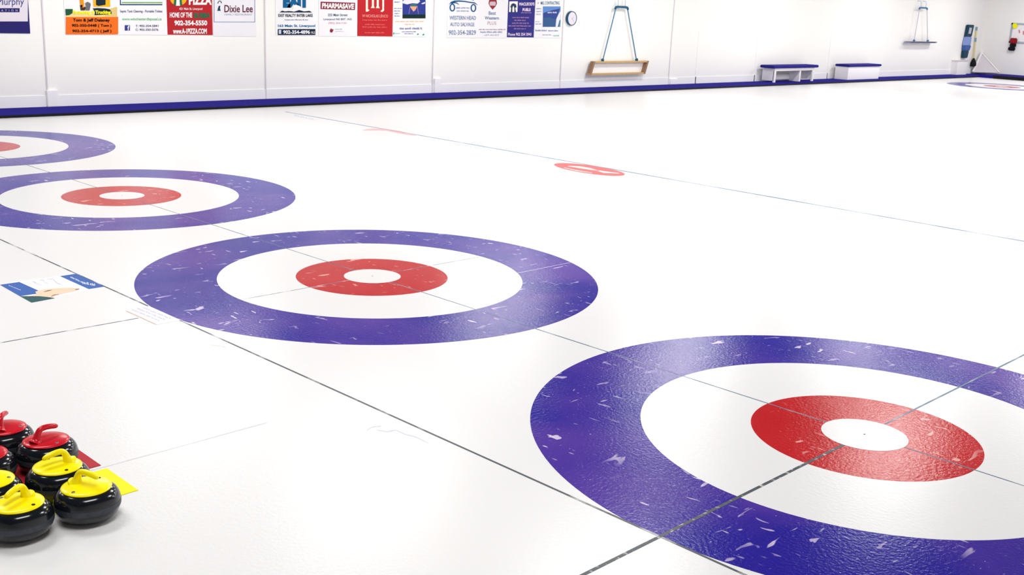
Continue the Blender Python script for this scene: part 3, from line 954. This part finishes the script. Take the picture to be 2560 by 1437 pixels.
def make_stone(pm):
    t = thing('curling_stone', 'curling stone', 'curling stone')
    add_obj('body', lathe(bmesh.new(), body_prof + [(r, z) for r, z in band_prof[1:]] + top_prof[1:], 72), M['granite'], t, smooth=True)
    add_obj('striking_band', lathe(bmesh.new(), [(r + 0.0006, z) for r, z in band_prof], 72), M['granite_band'], t, smooth=True)
    cap_ = add_obj('cap', lathe(bmesh.new(), cap_prof, 64), pm, t, smooth=True)
    q0, q1, q2, q3 = [(-0.058, 0, RIM + 0.004), (-0.040, 0, RIM + 0.024), (-0.046, 0, RIM + 0.064), (-0.016, 0, RIM + 0.067)]
    pts = bez(q0, q1, q2, q3, 12)[:-1] + bez(q3, (0.008, 0, RIM + 0.0685), (0.036, 0, RIM + 0.064), (0.061, 0, RIM + 0.054), 8)
    rad = [0.040, 0.032, 0.026, 0.0215, 0.0185, 0.0168, 0.0155, 0.0148, 0.0142, 0.0138, 0.0136, 0.0135] + [0.0134, 0.0133, 0.0132, 0.0131, 0.0130, 0.0128, 0.0125, 0.0118, 0.0095]
    pts.append(Vector((0.0655, 0, RIM + 0.0520)))
    rad.append(0.004)
    hnd = add_obj('handle', tube(bmesh.new(), pts, rad, 18), pm, t, smooth=True)
    sub = hnd.modifiers.new('sub', 'SUBSURF')
    sub.levels = sub.render_levels = 1
    for sgn in (-1, 1):
        bm = lathe(bmesh.new(), [(0.0, RIM + 0.007), (0.0075, RIM + 0.007), (0.0075, RIM + 0.0118), (0.005, RIM + 0.012), (0.0, RIM + 0.0105)], 20)
        bmesh.ops.translate(bm, verts=bm.verts, vec=(0.0, sgn * 0.079, 0.0))
        add_obj('screw', bm, M['hole'] if sgn > 0 else M['chrome'], t, smooth=True)
    return t


def copy_stone(src):
    r = src.copy()
    COL.objects.link(r)
    for ch in src.children:
        c = ch.copy()
        COL.objects.link(c)
        c.parent = r
    return r


stones = [
    ('y', -3.574, 1.722, (0.75, -0.66), 'yellow-capped curling stone standing farthest right, in front of the yellow sheet'),
    ('y', -3.851, 1.750, (-0.68, -0.73), 'yellow-capped curling stone at the very front of the cluster, cut by the left edge'),
    ('y', -3.578, 1.999, (-0.90, -0.45), 'yellow-capped curling stone between the rightmost yellow stone and the red ones'),
    ('y', -3.856, 2.040, (0.2, 0.98), 'yellow-capped curling stone at left edge with only its cap side showing'),
    ('r', -3.495, 2.313, (0.82, 0.57), 'red-capped curling stone with its whole handle showing, beside the red sheet'),
    ('r', -3.585, 2.583, (0.32, 0.95), 'red-capped curling stone farthest back, upright handle at left edge'),
    ('r', -3.772, 2.332, (0.92, 0.38), 'red-capped curling stone at left edge, mostly out of frame, behind the yellow ones'),
]
proto = {}
for kind, x, y, (r_, a_), lab in stones:
    if kind not in proto:
        proto[kind] = make_stone(M['yellow'] if kind == 'y' else M['redp'])
        t = proto[kind]
    else:
        t = copy_stone(proto[kind])
    aw = Vector((x - CAM.x, y - CAM.y)).normalized()      # away from the viewer's side of the rink
    dv = Vector((aw.y, -aw.x)) * r_ + aw * a_
    t.location = (x, y, 0.003)
    t.rotation_euler = (0, 0, math.atan2(dv.y, dv.x))
    tag(t, lab, 'curling stone', 'curling stones at the left edge')

# ------------------------------------------------------------------ advertisements set in the ice
AD = 'adverts set in the ice'
F1, F2, F3 = 0.0008, 0.0013, 0.0018
s = thing('ice_advert', 'blue and white advert with a portrait set in the ice at left', 'advert', (0, 0, 0), group=AD)
bl = flat('ad_blue', (58, 98, 172))
rect_ = poly('panel', FL, [(0, 711), (48, 703), (190, 684), (262, 716), (80, 756)], flat('ad_white', (250, 248, 250)), F1, s)
poly('colour_bar', FL, [(150, 690), (190, 684), (262, 716), (222, 722.5)], bl, F2, s)
poly('colour_bar', FL, [(0, 711.5), (48, 704.5), (98, 727), (92, 734), (50, 740)], bl, F2, s)
smalltext(FL, 176, 690, 212, 694, flat('ad_print', (220, 226, 240)), F3, s, 101, slant=16)
smalltext(FL, 206, 703, 238, 709, flat('ad_print', (220, 226, 240)), F3, s, 102, slant=6)
smalltext(FL, 22, 712, 52, 714, flat('ad_print', (220, 226, 240)), F3, s, 103, slant=12)
p = poly('portrait', FL, [(88, 729), (100, 725), (120, 722), (150, 719.5), (180, 719), (197, 721), (196, 725), (180, 729), (160, 733), (140, 738), (132, 744), (118, 742), (98, 740), (72, 740), (92, 735)], flat('ad_skin', (240, 204, 178)), F3, s)
poly('jacket', FL, [(50, 740), (72, 740), (98, 738.5), (118, 742), (137, 745), (79, 756)], flat('ad_jacket', (44, 86, 92)), F2 + 0.0002, s)
stroke('hair', FL, [(110, 729), (120, 726.5), (130, 724.5)], [0.5, 1.2, 0.4], flat('ad_hair', (120, 96, 84)), F3 + 0.0004, p)
stroke('hair', FL, [(128, 741), (134, 737.5), (147, 735.5)], [0.6, 1.0, 0.4], flat('ad_hair', (120, 96, 84)), F3 + 0.0004, p)
stroke('face_mark', FL, [(188, 723.5), (198, 722)], 0.9, flat('ad_hair', (120, 96, 84)), F3 + 0.0004, p)
stroke('writing', FL, [(80, 703), (88, 706), (92, 709), (104, 713)], [0.5, 1.3, 0.6, 0.6], flat('ad_lilac', (196, 190, 220)), F2, s)
stroke('writing', FL, [(98, 700), (108, 700), (112, 706), (122, 709)], [0.5, 1.2, 0.6, 0.5], flat('ad_lilac', (196, 190, 220)), F2, s)
stroke('writing', FL, [(118, 698), (132, 697), (142, 707), (156, 713)], [0.5, 0.9, 1.1, 0.4], flat('ad_lilac', (196, 190, 220)), F2, s)

s = thing('ice_advert', 'small white text panel with orange line overlapping the middle blue ring', 'advert', (0, 0, 0), group=AD)
poly('panel', FL, [(314, 775), (372, 764.5), (452, 800), (392, 811)], flat('ad_white2', (250, 246, 250)), F2, s)
stroke('line', FL, [(315, 776), (390, 810)], 0.9, flat('ad_orange', (246, 200, 184)), F3, s)
gtx = flat('ad_greytext', (186, 180, 210))
for k in range(3):
    smalltext(FL, 330 + 14 * k, 771 - 2.6 * k, 400 + 14 * k, 775.5 - 2.6 * k, gtx, F3, s, 110 + k, slant=29)

s = thing('ice_advert', 'red oval advert set in the ice against the blue hog line', 'advert', (0, 0, 0), group=AD)
pts = []
for i in range(40):
    a_ = 2 * math.pi * i / 40
    u, v = math.cos(a_) * 88.5, math.sin(a_) * 10.5
    pts.append((1473.5 + u, 423.5 + v + u * 0.137))
poly('oval', FL, pts, flat('ad_coral', (236, 108, 108)), F1, s)
paleR = flat('ad_palepink', (252, 224, 220))
stroke('writing', FL, [(1420, 415), (1450, 418), (1475, 422), (1500, 427)], [0.6, 2.4, 2.2, 0.6], paleR, F2, s)
stroke('writing', FL, [(1410, 419), (1440, 426), (1480, 432)], [0.5, 1.0, 0.5], paleR, F2, s)
stroke('writing', FL, [(1478, 422), (1510, 430), (1548, 433)], [0.6, 2.2, 0.6], paleR, F2, s)

s = thing('ice_advert', 'faded pink-red smear of an advert on the far hog line', 'advert', (0, 0, 0), group=AD)
stroke('smear', FL, [(907, 325.5), (930, 323.5), (965, 324.5), (1000, 330.5), (1040, 339)], [0.8, 2.2, 2.0, 3.2, 0.6], flat('ad_fadedred', (240, 180, 180)), F1, s)
gl = flat('ad_greyblue', (206, 212, 226))
for (x0, y0, x1, slant, hgt, lab) in ((735, 285, 790, 12, 5, 'faded grey-blue print by the far end of the hog line'),
                                      (1137, 354.5, 1212, 13, 7, 'faded grey-blue print left of the red oval'),
                                      (1694, 453, 1806, 21, 8, 'faded grey-blue print right of the red oval'),
                                      (2515, 600, 2559, 8, 8, 'faded grey-blue print on the hog line at right edge of photo')):
    o = smalltext(FL, x0, y0, x1, y0 + hgt, gl, F1, None, int(x0), slant=slant, name='ice_print')
    tag(o, lab, 'print', 'faded print along the hog line')
o = stroke('ice_print', FL, [(1940, 375.5), (2000, 384), (2070, 391), (2135, 403.5)], [0.4, 1.2, 1.2, 0.4], flat('ad_faintgrey', (226, 226, 234)), F1, None)
tag(o, 'very faint grey streak of print far out on the ice at right', 'print')
o = stroke('ice_print', FL, [(2140, 544), (2200, 549), (2260, 551), (2330, 563)], [0.5, 2.5, 2.5, 0.5], flat('ad_faintpink', (252, 234, 232)), F1, None)
tag(o, 'very faint pink smear on the ice at right before the hog line', 'print')
o = stroke('ice_print', FL, [(916, 1076), (930, 1066), (952, 1064), (942, 1074), (968, 1078), (990, 1074), (1012, 1084), (1042, 1092), (1072, 1108)], [0.6, 1.6, 1.8, 0.8, 1.8, 0.9, 1.6, 1.0, 0.5], flat('ad_faintblue', (222, 226, 240)), F1, None)
tag(o, 'faint pale blue handwriting-like squiggle on the ice below the middle rings', 'print')
o = stroke('ice_print', FL, [(520, 861), (545, 862), (565, 868)], [0.4, 1.8, 0.4], flat('ad_faintpink', (252, 234, 232)), F1, None)
tag(o, 'tiny faint pink smear under the middle target rings near the back line', 'print')
